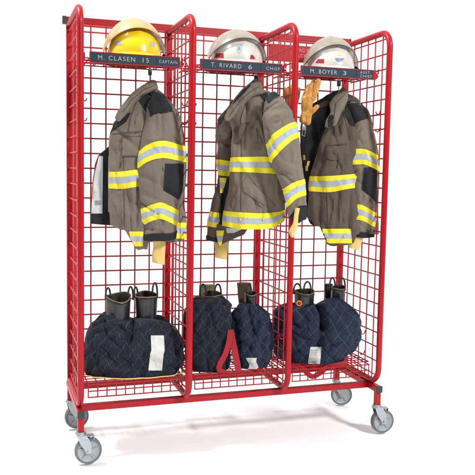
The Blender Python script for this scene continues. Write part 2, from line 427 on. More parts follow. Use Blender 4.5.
# bottom shelves with front lip
for i in range(3):
    g = MB(); x0, x1 = i*W+.034, (i+1)*W-.036; ys, yb = .030, D-.01; zt = .318; zl = (.318, .291, .265)
    nx = 10; dx = (x1-x0)/nx
    for j in range(nx+1):
        x = x0+dx*j; g.tube([(x, ys, zl[2]-.002), (x, ys, zt-.004), (x, ys+.004, zt), (x, yb, zt)], .0028, 6)
    for z in zl: g.tube([(x0-.002, ys-.004, z), (x1+.002, ys-.004, z)], .0029, 6)
    k = 0; y = ys+.036
    while y < yb: g.tube([(x0-.018, y, zt+.004), (x1+.018, y, zt+.004)], .0027, 6); y += .0375
    g.tube([(x0, yb, zt), (x0, yb, .28), (x1, yb, .28), (x1, yb, zt)], .003, 6)
    g.tube([(x0-.024, ys+.05, zt), (x0-.024, yb, zt)], .0035, 6); g.tube([(x1+.024, ys+.05, zt), (x1+.024, yb, zt)], .0035, 6)
    g.build('bottom_shelf', M['red'], rack)
# helmet shelves and name plates
def text_mesh(s, x0, x1, zc, h, y, mt, parent, track=1.25, name='lettering'):
    cu = bpy.data.curves.new(name, 'FONT'); cu.body = s; cu.size = 1; cu.extrude = .02; cu.space_character = track; cu.offset = -.012; cu.resolution_u = 4
    t = bpy.data.objects.new(name, cu); C.collection.objects.link(t)
    dg = bpy.context.evaluated_depsgraph_get(); me = bpy.data.meshes.new_from_object(t.evaluated_get(dg)); bpy.data.objects.remove(t); bpy.data.curves.remove(cu)
    xs = [v.co.x for v in me.vertices]; yy = [v.co.y for v in me.vertices]; a, b, c, d = min(xs), max(xs), min(yy), max(yy)
    for v in me.vertices:
        X = x0+(v.co.x-a)/(b-a)*(x1-x0); Z = zc+((v.co.y-c)/(d-c)-.5)*h; Y = y-(.0006 if v.co.z > 0 else -.0004)
        v.co = (X, Y, Z)
    me.materials.append(mt); o = bpy.data.objects.new(name, me); C.collection.objects.link(o); o.parent = parent; return o
plates = [(('M. CLASEN', .076, .2265), ('15', .259, .284), ('CAPTAIN', .328, .404)),
          (('T. RIVARD', .553, .688), ('6', .7205, .736), ('CHIEF', .803, .866)),
          (('M. BOYER', 1.012, 1.142), ('3', 1.172, 1.188), ('ASST.\nCHIEF', 1.258, 1.318))]
YS = .05
for i in range(3):
    x0, x1 = i*W+.0445+.002*i, i*W+.4135+.0015*i; xd = i*W+.316+.002*i
    g = MB(); z = 1.664; yb = .335
    for j in range(9): x = x0+.004+(x1-x0-.008)*j/8; g.tube([(x, YS+.004, z+.004), (x, yb, z+.004), (x, yb, z+.03)], .0026, 6)
    y = YS+.012
    while y < yb: g.tube([(x0-.022, y, z), (x1+.022, y, z)], .0026, 6); y += .077
    for x in (x0-.022, x1+.022): g.tube([(x, YS+.012, z), (x, yb, z)], .0036, 6)
    g.tube([(x0, yb, z+.03), (x1, yb, z+.03)], .0032, 6)
    # hanging rod hook brackets
    for x, sg in ((x0-.02, -1), (x1+.02, 1)):
        g.tube([(x, YS+.03, z), (x, YS+.03, z+.022), (x+sg*.012, YS+.03, z+.034), (x+sg*.012, YS+.03, z+.012)], .0034, 8)
    sh = g.build('helmet_shelf', M['red'], rack)
    c = MB(); za, zb = 1.6445, 1.689
    c.box((x0-.003, YS-.0015, za), (x1+.003, YS+.001, zb))                 # backing strip
    c.box((x0-.003, YS-.0045, za), (x1+.003, YS-.0015, za+.0038), .0006); c.box((x0-.003, YS-.0045, zb-.0038), (x1+.003, YS-.0015, zb), .0006)
    c.box((x0-.003, YS-.0045, za+.0038), (x0+.001, YS-.0015, zb-.0038)); c.box((x1+(-.001 if i < 2 else -.012), YS-.0045, za+.0038), (x1+.003, YS-.0015, zb-.0038))
    if i == 2: c.box((x1+.003, YS-.003, za+.006), (x1+.012, YS+.001, za+.030))
    c.build('name_channel', M['red'], sh, smooth=False)
    npb = MB(); npb.box((x0+.0012, YS-.0032, za+.004), (xd-.0006, YS-.0018, zb-.004), .0003)
    npo = npb.build('name_plate', M['slate'], rack, smooth=False)
    rpb = MB(); rpb.box((xd+.0006, YS-.0032, za+.004), (x1-(.0012 if i < 2 else .0122), YS-.0018, zb-.004), .0003)
    rpo = rpb.build('rank_plate', M['slate'], rack, smooth=False)
    zc = (za+zb)/2+.0005
    for s, a, b in plates[i][:2]: text_mesh(s, a, b, zc, .0178, YS-.0034, M['letter'], npo)
    s, a, b = plates[i][2]; text_mesh(s, a, b, zc-(.001 if i < 2 else 0), .0125 if i < 2 else .0285, YS-.0034, M['letter'], rpo)
# maker's sign on the back panel
c = MB(); c.box((2*W+.03, D-.021, 1.757), (2*W+.31, D-.0125, 1.838), .002); so = c.build('maker_sign', M['red'], rack, smooth=False)
text_mesh('READY', 2*W+.156, 2*W+.236, 1.816, .017, D-.0215, M['pink_letter'], so); text_mesh('RACK', 2*W+.160, 2*W+.226, 1.789, .017, D-.0215, M['pink_letter'], so)
# casters
def caster(x, y, rot, brake):
    R = .0565; zc = .0478
    e = bpy.data.objects.new('caster', None); C.collection.objects.link(e); e.parent = rack; e.location = (x, y, 0); e.rotation_euler = (0, 0, rot); e.empty_display_size = .03
    def put(mb, name, m):
        o = mb.build(name, m, None, org=Vector((0, 0, 1e-9))); o.location = (0, 0, 0); o.parent = e; return o
    s = MB(); s.lathe([(0, .131), (.0185, .131), (.0185, .126), (.0225, .1255), (.0225, .119), (.019, .118), (.019, .113), (0, .113)], (0, 0, 0), (0, 0, 1), 28); put(s, 'swivel_head', M['zinc'])
    f = MB(); cx = .030
    for sg in (-1, 1):
        yy = sg*.0195; th = .0022
        prof = [(-.017, .119), (.020, .119), (.040, .085), (cx+.012, zc+.003), (cx+.009, zc-.009), (cx-.009, zc-.009), (cx-.013, zc+.003), (-.006, .085)]
        a = [(px_, yy-th, pz) for px_, pz in prof]; b = [(px_, yy+th, pz) for px_, pz in prof]; n = len(prof)
        f.add(a+b, [tuple(range(n))[::-1], tuple(range(n, 2*n))]+[(k, (k+1) % n, n+(k+1) % n, n+k) for k in range(n)])
    f.box((-.017, -.0217, .1165), (.020, .0217, .1205), .001); put(f, 'fork', M['zinc'])
    t = MB(); t.lathe([(R-.011, -.013), (R-.004, -.0145), (R-.0008, -.010), (R, 0), (R-.0008, .010), (R-.004, .0145), (R-.011, .013)], (cx, 0, zc), (0, 1, 0), 48); put(t, 'tyre', M['tyre'])
    r = MB(); r.lathe([(.008, -.0155), (.013, -.0155), (.016, -.0085), (.034, -.0075), (R-.013, -.011), (R-.0105, -.013), (R-.0105, .013), (R-.013, .011), (.034, .0075), (.016, .0085), (.013, .0155), (.008, .0155)], (cx, 0, zc), (0, 1, 0), 48)
    for k in range(5):
        q = 2*PI*k/5+.3; c_, s_ = math.cos(q), math.sin(q)
        r.tube([(cx+c_*.014, -.0095, zc+s_*.014), (cx+c_*.040, -.0098, zc+s_*.040)], .0032, 6)
    put(r, 'rim', M['grey_plastic'])
    a = MB(); a.lathe([(0, -.026), (.0055, -.026), (.0065, -.0225), (.0065, .0225), (.0055, .026), (0, .026)], (cx, 0, zc), (0, 1, 0), 6); put(a, 'axle_bolt', M['zinc'])
    if brake:
        b = MB(); b.box((.012, -.014, .110), (.052, .014, .1135), .001); b.box((.050, -.016, .094), (.0535, .016, .1125), .001)
        b.tube([(.02, -.023, .098), (.02, .023, .098)], .003, 8); b.box((.036, -.0125, .104), (.046, .0125, .110), .001); put(b, 'brake_pedal', M['zinc'])
caster(0, .003, .02, True); caster(3*W, .003, -.05, True); caster(0, D+.0155, .12, False); caster(3*W, D+.0155, -.30, False)
def tri(surf, Lp, Rp, off):
    mbh = MB(); y0, y1 = Lp[0][0], Lp[-1][0]
    for (a, b, mi) in ((0, .32, 0), (.32, .68, 1), (.68, 1, 0)):
        ya, yb = y0+(y1-y0)*a, y0+(y1-y0)*b
        q = surf.patch([(ya, itp(Lp, ya)), (yb, itp(Lp, yb))], [(ya, itp(Rp, ya)), (yb, itp(Rp, yb))], off=off, m=5); k = len(mbh.v); mbh.v += q.v; mbh.f += [tuple(i+k for i in f) for f in q.f]; mbh.m += [mi]*len(q.f)
    return mbh
# ------------------------------------------------------------------ coats
def put(mb, name, m, parent): return mb.build(name, m, parent)
CP = 'fire coats hanging in the rack bays'
# ---- coat one
fr = Frame(150, 160, .20)
coat = empty('fire_coat', (fr.O.x, fr.O.y, .95), 'khaki fire coat with white lining showing at its left, below the yellow helmet', 'coat', CP)
body = Surf(fr, [(88, 141), (94, 134.5), (104, 126), (116, 117.5), (126, 112), (136, 109.3), (150, 109), (200, 109.3), (226, 111), (247, 118)],
            [(88, 163), (94, 170), (104, 176), (116, 180), (133, 183.5), (165, 185), (200, 184.5), (222, 186.5), (247, 187.5)],
            [(0, 122), (.08, 110), (.25, 95), (.5, 90), (.75, 91), (1, 112)], [(0, 224), (.1, 229), (.205, 231), (.235, 246), (.38, 247.3), (.43, 247), (.465, 239.5), (.8, 240.5), (1, 238)],
            [(90, .03), (110, .06), (140, .075), (200, .085), (247, .08)], amp=.0038, seed=1,
            creases=[(128, 190, 131, 228, 3, .010), (113, 128, 140, 150, 3, .008), (138, 180, 137, 225, 3.5, .014), (122, 150, 120, 172, 2, .006), (147, 224, 141, 243, 2, .007), (118, 196, 122, 226, 2, .006)]+rc(1, 112, 142, 125, 228, 12, -.4, .4))
put(body.mesh(110, 110, cap_bot='in', inset=.02), 'coat_body', M['cloth'], coat)
bd = body.band([(109, 171.8), (125, 171.3), (138, 169.5), (186, 168)], [(109, 188.3), (125, 188.3), (138, 186.3), (186, 184)]); put(bd, 'reflective_stripe', [M['yellow'], M['silver']], coat)
put(tri(body, [(231.6, 129), (246.4, 131.5)], [(231.3, 143.5), (246.4, 143)], .004), 'hem_stripe', [M['yellow'], M['silver']], coat)
put(tri(body, [(222.6, 176), (238.6, 176)], [(222.6, 186.4), (238.6, 186.8)], .004), 'hem_stripe', [M['yellow'], M['silver']], coat)
put(body.patch([(92.5, 151), (97, 143), (100, 138.5), (108, 143), (113, 147)], [(92.5, 157), (97, 152), (108, 150), (113, 150)], off=.003), 'shoulder_patch', M['black_cloth'], coat)
for pts in ([(122, 137), (141, 136)], [(122, 137), (121.5, 156), (141, 156)]):
    put(line_on(body, pts, .0013, .006), 'seam', M['seam'], coat)
put(body.patch([(137, 122), (156, 121)], [(135, 142), (156, 141)], off=.0045, puff=.003), 'pocket_flap', M['cloth'], coat)
put(body.patch([(113, 121), (122, 115), (128, 110.5), (133, 109.7)], [(113, 131), (122, 126), (128, 117), (133, 110.6)], off=.003), 'storm_flap', M['black_cloth'], coat)
for pts in ([(111, 134), (142, 131.5)], [(124, 136), (123, 170)], [(124, 190), (124.5, 229)], [(138, 98), (131, 117), (128, 132)]):
    put(line_on(body, pts, .0014, .002), 'seam', M['seam'], coat)
# opened front panel with lining
pan = Surf(fr, [(147, 104), (155, 98.2), (172, 93.5), (184, 91.6), (214, 90), (226, 90.4)], [(147, 110), (155, 112), (226, 113)], [(0, 156), (.4, 150), (1, 145)], [(0, 224), (1, 226)], .011, amp=.003, seed=3, yo=.035)
put(pan.mesh(50, 60, inset=.003), 'front_panel', M['black_cloth'], coat)
lin_ = put(pan.patch([(156, 98.9), (172, 94.9), (184, 92.7), (213.5, 91.2)], [(156, 103), (213.5, 102.4)], off=.003, n=10, m=30), 'lining', M['white_lining'], coat)
put(pan.patch([(156, 108.2), (212, 108)], [(156, 112), (212, 112)], off=.003), 'lining_strip', M['white_lining'], coat)
put(line_on(pan, [(98.6, 155.5), (94.6, 172), (93, 182)], .002, .003), 'piping', M['strap'], coat); put(line_on(pan, [(93.4, 183), (92.8, 199)], .002, .003), 'piping', M['orange'], coat)
tg = MB()
for r_ in range(4):
    q = pan.patch([(200.5+r_*1.25, 94.6), (201.2+r_*1.25, 94.6)], [(200.5+r_*1.25, 101), (201.2+r_*1.25, 101)], off=.0045, n=6, m=1); k = len(tg.v); tg.v += q.v; tg.f += [tuple(i+k for i in f) for f in q.f]; tg.m += [0]*len(q.f)
put(tg, 'care_print', M['label_ink'], coat)
# collar
col = Surf(fr, [(82, 149), (86, 143), (90, 136.5), (94, 132), (100, 127), (108, 121.5), (115, 117), (119, 116), (122, 118)], [(82, 156), (86, 157.3), (90, 158), (93, 152), (97, 142), (103, 136), (109, 131.5), (115, 127.5), (122, 121)],
           [(0, 82), (1, 82)], [(0, 122), (1, 122)], [(82, .015), (95, .030), (122, .02)], amp=.003, seed=5, yo=-.045)
put(col.mesh(50, 50, inset=.004), 'collar', M['cloth'], coat)
put(line_on(col, [(155, 85), (143, 90), (132, 100), (123, 112)], .0014, .002), 'seam', M['seam'], coat)
# sleeve
frs = Frame(163, 170, .12)
slv = Surf(frs, [(92, 150), (100, 146), (112, 146.5), (120, 145.5), (138, 141.5), (158, 138.3), (171, 138), (200, 140), (223, 142), (240, 144.5)],
           [(92, 162), (97, 167.5), (103, 171), (112, 174.5), (128, 180), (143, 184.3), (161, 186), (180, 186), (193, 184), (202, 180.5), (212, 178), (226, 176.8), (240, 175)],
           [(0, 108), (.2, 97), (.5, 91.5), (.8, 96), (1, 112)], [(0, 234), (.5, 236.5), (1, 231)],
           [(92, .022), (112, .045), (160, .062), (200, .058), (240, .05)], amp=.0028, seed=8, bulges=[(161, 150, 12, 60, .006)],
           creases=[(161.5, 112, 162, 160, 2.2, .004), (166, 190, 180, 199, 2, .007), (146, 195, 160, 200, 3, .005), (182, 166, 176, 172, 2, .003), (142, 176, 156, 182, 3, .005)]+rc(2, 142, 184, 108, 232, 16, -1.4, 1.4)+rc(12, 142, 180, 188, 232, 7, .9, 2.0, (12, 24)))
put(slv.mesh(100, 130, cap_bot='in', inset=.035), 'sleeve', M['cloth'], coat)
put(slv.band([(138, 152.3), (148, 145.3), (162, 141.3), (174.7, 143.5), (186, 147)], [(138, 168.7), (148, 162), (162, 158.3), (174.7, 160), (186, 162.5)]), 'reflective_stripe', [M['yellow'], M['silver']], coat)
put(slv.band([(140, 209), (150, 205), (161, 201.8), (170, 205.5), (179, 210.3)], [(142, 224.8), (150, 221), (161, 218.2), (170, 222), (178, 226.6)]), 'reflective_stripe', [M['yellow'], M['silver']], coat)
put(slv.band([(142, 235.5), (150, 233), (160, 232.2), (170, 232.5), (178, 230)], [(142, 240), (150, 240.2), (160, 240), (170, 239.4), (178, 236.5)], off=.004, cols=((0, 1, 0),)), 'cuff', M['black_cloth'], coat)
put(slv.patch([(92, 155), (96, 150), (100, 147.5), (108, 147.5), (113, 149.5), (116.7, 150)], [(92, 160), (96, 166), (101.6, 170), (112.4, 174.2), (113, 157), (116.7, 150.5)], off=.003, n=24, m=24), 'shoulder_patch', M['black_cloth'], coat)
put(slv.patch([(163.8, 165.3), (190.5, 163.4), (194, 170), (199, 178)], [(163.8, 184.2), (188, 183.2), (194, 181.4), (199, 179.6)], off=.003, n=16, m=24, puff=.002), 'elbow_patch', M['black_cloth'], coat)
wr = Surf(frs, [(232, 151), (239, 152.3), (246, 153.4), (252, 152.3), (263, 152)], [(232, 166), (247, 165.5), (256, 165), (264.5, 164.8)], 232, [(0, 262.3), (1, 264.6)], .012, amp=.0025, seed=2)
put(wr.mesh(36, 30, inset=.003), 'wristlet', M['cream'], coat)
# ---- coat two
fr = Frame(250, 160, .17)
coat = empty('fire_coat', (fr.O.x, fr.O.y, .95), 'closed khaki fire coat with slanted pocket, near sleeve crossing a red upright', 'coat', CP)
body = Surf(fr, [(88, 250), (94, 246), (100, 240), (108, 232), (118, 228), (126, 231), (133, 232.6), (156, 231.6), (171, 229.8), (195, 227.8), (211, 224), (226, 223), (240, 224)],
            [(88, 268), (94, 277), (104, 285), (130, 287), (170, 286), (195, 285), (212, 285), (228, 287)],
            [(0, 120), (.1, 106), (.3, 96), (.5, 92), (.8, 92), (1, 104)], [(0, 225.5), (.33, 227.8), (.75, 227), (.93, 222), (1, 216)],
            [(90, .03), (110, .055), (150, .07), (226, .075)], amp=.0038, seed=11,
            creases=[(246, 100, 243, 150, 2.5, .006), (236, 128, 236, 156, 2, .005), (262, 176, 268, 210, 4, .010), (246, 124, 240, 135, 2, .008), (238, 176, 233, 208, 3, .006), (267, 120, 272, 165, 3, .008), (282, 210, 286, 222, 2, .006)]+rc(3, 230, 275, 100, 220, 16, -.6, .6))
put(body.mesh(110, 110, cap_bot='in', inset=.02), 'coat_body', M['cloth'], coat)
put(body.band([(230, 157.9), (242, 157.2), (268, 157), (286, 158)], [(229, 171.8), (242, 172), (268, 173.3), (286, 175.2)]), 'reflective_stripe', [M['yellow'], M['silver']], coat)
put(body.band([(223, 210.6), (245, 211.6), (262, 212.3), (281, 210.6), (286, 208)], [(222, 225.6), (245, 227.9), (271, 227), (282, 221.8), (286.5, 216.2)]), 'hem_stripe', [M['yellow'], M['silver']], coat)
for sx_, sy2 in ((240.5, 219.4), (263.7, 219.6)):
    d = ray(sx_, sy2).normalized(); h = body.bvh.ray_cast(CAM, d); s_ = MB()
    s_.lathe([(0, .005), (.0035, .005), (.005, .003), (.005, 0)], h[0]-d*.001, -d, 14); put(s_, 'snap', M['piping'], coat)
put(body.patch([(176.5, 247), (182, 242.5), (192, 243.5), (205, 264)], [(176.5, 249), (184, 254), (192, 262), (205, 275)], off=.003, puff=.003, m=20), 'pocket', M['cloth'], coat)
for pts in ([(249, 177), (259, 189), (275, 206)], [(243, 181), (244, 190), (262, 208)], [(246.5, 100), (241, 118), (241.5, 157)], [(241.5, 173), (240.8, 211)], [(263, 104), (262, 130), (268, 157)]):
    put(line_on(body, pts, .0014, .002), 'seam', M['seam'], coat)
put(body.patch([(124, 240.5), (130, 233.3), (136, 233), (143, 235)], [(120.5, 248), (124, 249.5), (134, 243), (143, 239)], off=.006, puff=.012), 'storm_flap', M['cloth_shaded'], coat)
col = Surf(fr, [(80.5, 254), (85, 248.5), (90, 242.5), (97, 236.5), (105, 231.5), (113, 227), (119, 225.8), (122, 227)], [(80.5, 258), (84, 261), (90, 262.3), (95, 262.5), (98, 254), (103, 247), (110, 240), (117, 234), (122, 228)],
           [(0, 80.5), (1, 81)], [(0, 121), (1, 122)], [(80, .012), (95, .03), (122, .02)], amp=.003, seed=15, yo=-.05)
put(col.mesh(50, 50, inset=.004), 'collar', M['cloth'], coat)
put(line_on(col, [(260, 86), (250, 92), (240, 101), (229, 117)], .0014, .002), 'seam', M['seam'], coat)
put(col.patch([(85, 249), (90, 243.2), (97, 237), (104, 232.5)], [(84.5, 251.5), (90, 247), (97, 240), (104, 233.5)], off=.003), 'collar_lining', M['black_cloth'], coat)
# far sleeve and dark side
frb = Frame(222, 170, .27)
fs_ = Surf(frb, [(104, 226), (112, 221), (122, 217.7), (135, 215.7), (142, 218.5), (156, 217.7), (185, 217.7), (200, 212.3), (212, 210), (225, 208), (241, 206.5)],
           [(104, 236), (112, 240), (130, 240), (160, 236), (185, 232), (212, 227), (230, 224), (241, 219)], [(0, 116), (.5, 102), (1, 104)], [(0, 238.5), (1, 241)],
           [(104, .03), (140, .045), (241, .04)], amp=.005, seed=18, creases=[(216, 142, 232, 146, 2, .01), (225, 190, 222, 236, 3, .016), (219, 196, 224, 204, 2, .006)]+rc(4, 212, 236, 115, 235, 12, -1.2, 1.2))
put(fs_.mesh(80, 100, cap_bot='in', inset=.03), 'sleeve', M['cloth_shaded'], coat)
put(fs_.band([(206, 210.5), (218, 212.3), (232, 213)], [(206, 226), (218, 227), (232, 227)]), 'reflective_stripe', [M['yellow'], M['silver']], coat)
put(fs_.band([(206, 159.3), (218, 159.5), (240, 163)], [(206, 174.5), (218, 175), (240, 178)]), 'reflective_stripe', [M['yellow'], M['silver']], coat)
put(fs_.band([(206, 235), (214, 237), (222, 238.5)], [(206, 239), (214, 241), (222, 242.5)], off=.004, cols=((0, 1, 0),)), 'cuff', M['black_cloth'], coat)
put(fs_.patch([(170, 231), (180, 227.5), (192, 221), (212, 219.3), (234, 218.6)], [(170, 232.5), (180, 231), (192, 228.5), (212, 224), (234, 221.8)], off=.004), 'gap_shade', M['black_cloth'], coat)  # black strip painting the shaded gap between far sleeve and body
put(tri(fs_, [(177.8, 219.6), (193, 220)], [(177.8, 227), (193, 222.8)], .006), 'side_stripe', [M['yellow'], M['silver']], coat)
und = Surf(frb, [(224, 216), (235, 216.5), (247, 219)], [(224, 250), (229, 247), (237, 240.5), (243, 226), (247, 222)], 224, [(0, 246), (.2, 246.5), (.5, 243.5), (1, 234)], .02, amp=.003, seed=21, yo=-.03)
put(und.mesh(50, 30, inset=.006, cap_bot='in'), 'back_hem', M['cloth_shaded'], coat)
put(tri(und, [(230.5, 216.2), (239, 217), (247, 219)], [(230.5, 224), (239, 222.7), (247, 221)], .004), 'hem_stripe', [M['yellow'], M['silver']], coat)
put(und.patch([(228, 226), (233, 227)], [(228, 244), (233, 234)], off=.004), 'lining', M['white_lining'], coat)
wr = Surf(frb, [(240, 214), (250, 215.3), (258, 215)], [(240, 229), (250, 228), (259, 227)], 240, [(0, 257.5), (1, 259.5)], .012, amp=.002, seed=22)
put(wr.mesh(36, 24, inset=.003), 'wristlet', M['cream'], coat)
# near sleeve
frs = Frame(285, 150, .015)
slv = Surf(frs, [(91, 268), (97, 263.5), (103, 264.5), (112, 263.5), (120, 262.6), (136, 264.2), (153, 268), (166, 272), (173, 275.8), (190, 283.2), (208, 287.2), (222, 289)],
           [(91, 277), (94, 283), (98, 287.3), (110, 291.5), (128, 297), (143, 299.8), (155, 301), (170, 302.8), (183, 304.6), (200, 305.8), (222, 306.5)],
           [(0, 106), (.2, 96), (.45, 92), (.7, 94), (1, 112)], [(0, 218), (.3, 211), (.6, 206), (1, 205)],
           [(91, .02), (108, .045), (150, .06), (190, .056), (220, .046)], amp=.003, seed=25,
           creases=[(268, 112, 285, 108, 3, .004), (270, 140, 264, 150, 3, .004), (283, 160, 300, 166, 3, .005), (277, 172, 290, 175, 3, .005), (296, 172, 298, 182, 2, .004)]+rc(5, 268, 300, 105, 205, 15, -1.5, 1.5))
put(slv.mesh(100, 120, cap_bot='in', inset=.045), 'sleeve', M['cloth'], coat)
put(slv.band([(264, 147), (268, 141.5), (276, 133), (288.4, 124.6), (297, 121.5)], [(268, 166.5), (272, 162), (278, 154.5), (288.4, 144), (300, 136.6)]), 'reflective_stripe', [M['yellow'], M['silver']], coat)
put(slv.band([(280, 191), (284.6, 188), (293.5, 182.3), (305, 178.8)], [(286, 209.5), (289, 205.5), (295, 199.3), (306, 194.8)]), 'reflective_stripe', [M['yellow'], M['silver']], coat)
cf = Surf(frs, [(200, 293), (206, 290.5), (213, 288.6), (219, 289.3), (224, 292)], [(200, 304.5), (208, 307.3), (216, 307), (221, 304), (224, 300)], [(0, 213), (.4, 206), (1, 203)], [(0, 220), (.5, 223.5), (1, 219)], .040, amp=.003, seed=27)
put(cf.mesh(60, 26, cap_bot='in', inset=.035), 'cuff', M['black_cloth'], coat)
put(slv.patch([(92, 267), (95, 263.8), (103, 267.5)], [(92, 276), (95, 281.5), (98, 275), (103, 269)], off=.003), 'shoulder_patch', M['black_cloth'], coat)
put(body.patch([(92.5, 262), (95, 259.5), (103, 266)], [(92.5, 268), (95, 268), (103, 268)], off=.003), 'shoulder_patch', M['black_cloth'], coat)
wr = Surf(frs, [(208, 295.5), (215, 294), (223, 292.5), (228, 289.5), (232, 288.6), (237, 291)], [(208, 299), (215, 298), (226, 297.5), (232, 295.5), (237, 293.5)], 208, 236.5, .012, amp=.0015, seed=29, yo=-.043)
put(wr.mesh(36, 30, inset=.003), 'wristlet', M['cream'], coat)
# ---- coat three
fr = Frame(340, 165, .20)
coat = empty('fire_coat', (fr.O.x, fr.O.y, .95), 'khaki fire coat with black lined front hanging open beside the tan glove', 'coat', CP)
body = Surf(fr, [(92, 334), (98, 330), (110, 332), (124, 328.5), (140, 321), (158, 315.5), (174, 309.8), (195, 309), (217, 308.4), (244, 316)],
            [(92, 350), (98, 360), (110, 368), (130, 373), (180, 376), (236, 378.6), (244, 378)],
            [(0, 124), (.15, 104), (.5, 92), (.8, 96), (1, 110)], [(0, 219), (.07, 225), (.16, 227.6), (.185, 242), (.4, 243.8), (.61, 241), (.65, 233.5), (1, 234)],
            [(92, .03), (120, .055), (160, .07), (240, .078)], amp=.0038, seed=31,
            creases=[(332, 130, 318, 172, 3, .006), (338, 192, 336, 226, 3, .009), (347, 120, 350, 150, 3, .008), (318, 195, 320, 222, 3, .006), (328, 192, 331, 210, 2.5, .006), (350, 190, 349, 228, 2, .008)]+rc(6, 314, 350, 130, 235, 14, -.5, .5))
put(body.mesh(110, 110, cap_bot='in', inset=.02), 'coat_body', M['cloth_shaded'], coat)
put(body.band([(308, 176.2), (330, 175.8), (350, 174.3), (378, 172)], [(308, 190.8), (330, 191.8), (350, 188.2), (378, 186)]), 'reflective_stripe', [M['yellow'], M['silver']], coat)
put(tri(body, [(228.8, 322.5), (243.4, 323)], [(228.8, 351), (243, 352)], .004), 'hem_stripe', [M['yellow'], M['silver']], coat)
d = ray(344.5, 236.3).normalized(); h = body.bvh.ray_cast(CAM, d); s_ = MB(); s_.lathe([(0, .005), (.0035, .005), (.005, .003), (.005, 0)], h[0]-d*.003, -d, 14); put(s_, 'snap', M['piping'], coat)
put(body.patch([(146, 326), (153, 324.5), (158, 326.5), (160, 331)], [(144, 347), (152, 345.5), (158, 343), (160, 339)], off=.004, puff=.004), 'pocket_flap', M['cloth_shaded'], coat)
for pts in ([(326, 146), (347, 143.5)], [(326, 146), (324.3, 153), (327, 158.5), (333, 160.5), (340, 159.5), (344, 155), (347, 144)], [(327, 192), (328, 227)], [(343, 110), (350, 140)], [(328, 127), (318, 150), (312, 172)]):
    put(line_on(body, pts, .0014, .002), 'seam', M['seam'], coat)
inn = Surf(fr, [(88, 326), (95, 318), (102, 312), (110, 305), (125, 301.5), (150, 299.5), (180, 302), (226, 306)], [(88, 338), (96, 341), (110, 338), (130, 333), (160, 322), (226, 318)],
           [(0, 106), (.3, 97), (.6, 92), (1, 89)], [(0, 212), (.4, 224), (1, 226)], .035, amp=.006, fs=(26, 26, 6), seed=34, yo=.055)
put(inn.mesh(70, 80, inset=.008), 'black_lining', M['black_cloth'], coat)
put(inn.patch([(100.5, 324), (104, 319.5), (107.5, 318)], [(99.5, 338), (103, 334), (107.5, 322)], off=.003), 'neck_band', M['cloth_shaded'], coat)
for a, b in (((155, 302.3), (160, 303)), ((161, 307.5), (166, 306.5)), ((166, 305.5), (171, 305.5))):
    put(inn.patch([(a[0], a[1]), (b[0], b[1])], [(a[0], a[1]+2.6), (b[0], b[1]+2.4)], off=.003, n=3, m=3), 'lining_tag', M['piping'], coat)
col = Surf(fr, [(89, 341), (94, 337), (100, 332.5), (106, 330.5), (114, 331), (120, 327.5), (128, 326)], [(89, 344.5), (93, 347.2), (100, 348), (107, 345), (114, 341.5), (121, 338.5), (128, 334)],
           [(0, 90), (1, 89)], [(0, 127.5), (.5, 128.5), (1, 126)], [(89, .012), (100, .024), (128, .014)], amp=.003, seed=36, yo=-.06)
put(col.mesh(50, 50, inset=.004), 'collar', M['cloth'], coat)
put(col.patch([(115, 329), (121, 327.5), (127, 328)], [(114.5, 333), (121, 333.5), (127, 333)], off=.003), 'collar_tab', M['black_cloth'], coat)
put(line_on(col, [(345.5, 94), (336, 103), (334, 118), (330, 125)], .0014, .002), 'seam', M['seam'], coat)
frs = Frame(364, 170, .13)
slv = Surf(frs, [(100, 348), (107, 347.5), (114, 350), (125.6, 353.3), (139, 352.5), (158, 351.3), (196, 350.6), (219, 350.2), (238, 349)],
           [(100, 356), (105, 362), (110, 366.8), (124, 371.2), (137, 375.4), (151, 378), (163, 379), (192, 379), (203, 377.2), (219, 375.7), (238, 373.6)],
           [(0, 114), (.25, 104), (.5, 102), (.8, 106), (1, 122)], [(0, 230.5), (.5, 235.5), (1, 235)],
           [(100, .02), (120, .042), (160, .056), (236, .046)], amp=.0028, seed=38,
           creases=[(362, 165, 362, 200, 2, .003), (352, 178, 362, 184, 3, .005), (364, 190, 374, 201, 2, .006), (353, 196, 358, 203, 2, .004), (371, 138, 364, 145, 2, .003)]+rc(7, 352, 376, 125, 230, 14, -1.5, 1.5))
put(slv.mesh(100, 120, cap_bot='in', inset=.035), 'sleeve', M['cloth'], coat)
put(slv.band([(351, 149.8), (362, 149), (370, 151.3), (379, 156.5)], [(350, 165.2), (364, 164.6), (371, 167.3), (380, 172.4)]), 'reflective_stripe', [M['yellow'], M['silver']], coat)
put(slv.band([(350, 204.6), (359.5, 203.8), (367, 207), (377, 213)], [(350, 219.6), (359.5, 219.2), (367, 222), (376, 227.6)]), 'reflective_stripe', [M['yellow'], M['silver']], coat)
put(slv.band([(349, 229), (360, 231.5), (374, 231)], [(349, 233.6), (360, 237), (374, 237)], off=.004, cols=((0, 1, 0),)), 'cuff', M['black_cloth'], coat)
put(slv.patch([(103, 351), (105, 349), (114, 350.5), (119, 353), (124, 354)], [(103, 359), (106, 363), (109.4, 366), (118, 369), (121, 359), (124, 354.5)], off=.003, n=20, m=24), 'shoulder_patch', M['black_cloth'], coat)
put(body.patch([(101, 347), (105, 346), (114, 344.6), (120, 348), (125.6, 352)], [(101, 353), (105, 353), (114, 353), (125.6, 355)], off=.004, n=20, m=24), 'shoulder_patch', M['black_cloth'], coat)
put(slv.patch([(167.4, 364.2), (189.4, 361.6), (196, 370), (203, 376.3)], [(167.4, 371), (171, 377.2), (196, 376.8), (203, 376.4)], off=.003, n=16, m=24, puff=.002), 'elbow_patch', M['black_cloth'], coat)
wr = Surf(frs, [(232, 355.5), (237, 353.5), (243, 350.5), (247, 348.6)], [(232, 364), (237, 363.4), (245, 360.5), (250, 358.5)], 232, [(0, 246.5), (1, 249.8)], .010, amp=.0015, seed=39, yo=-.03)
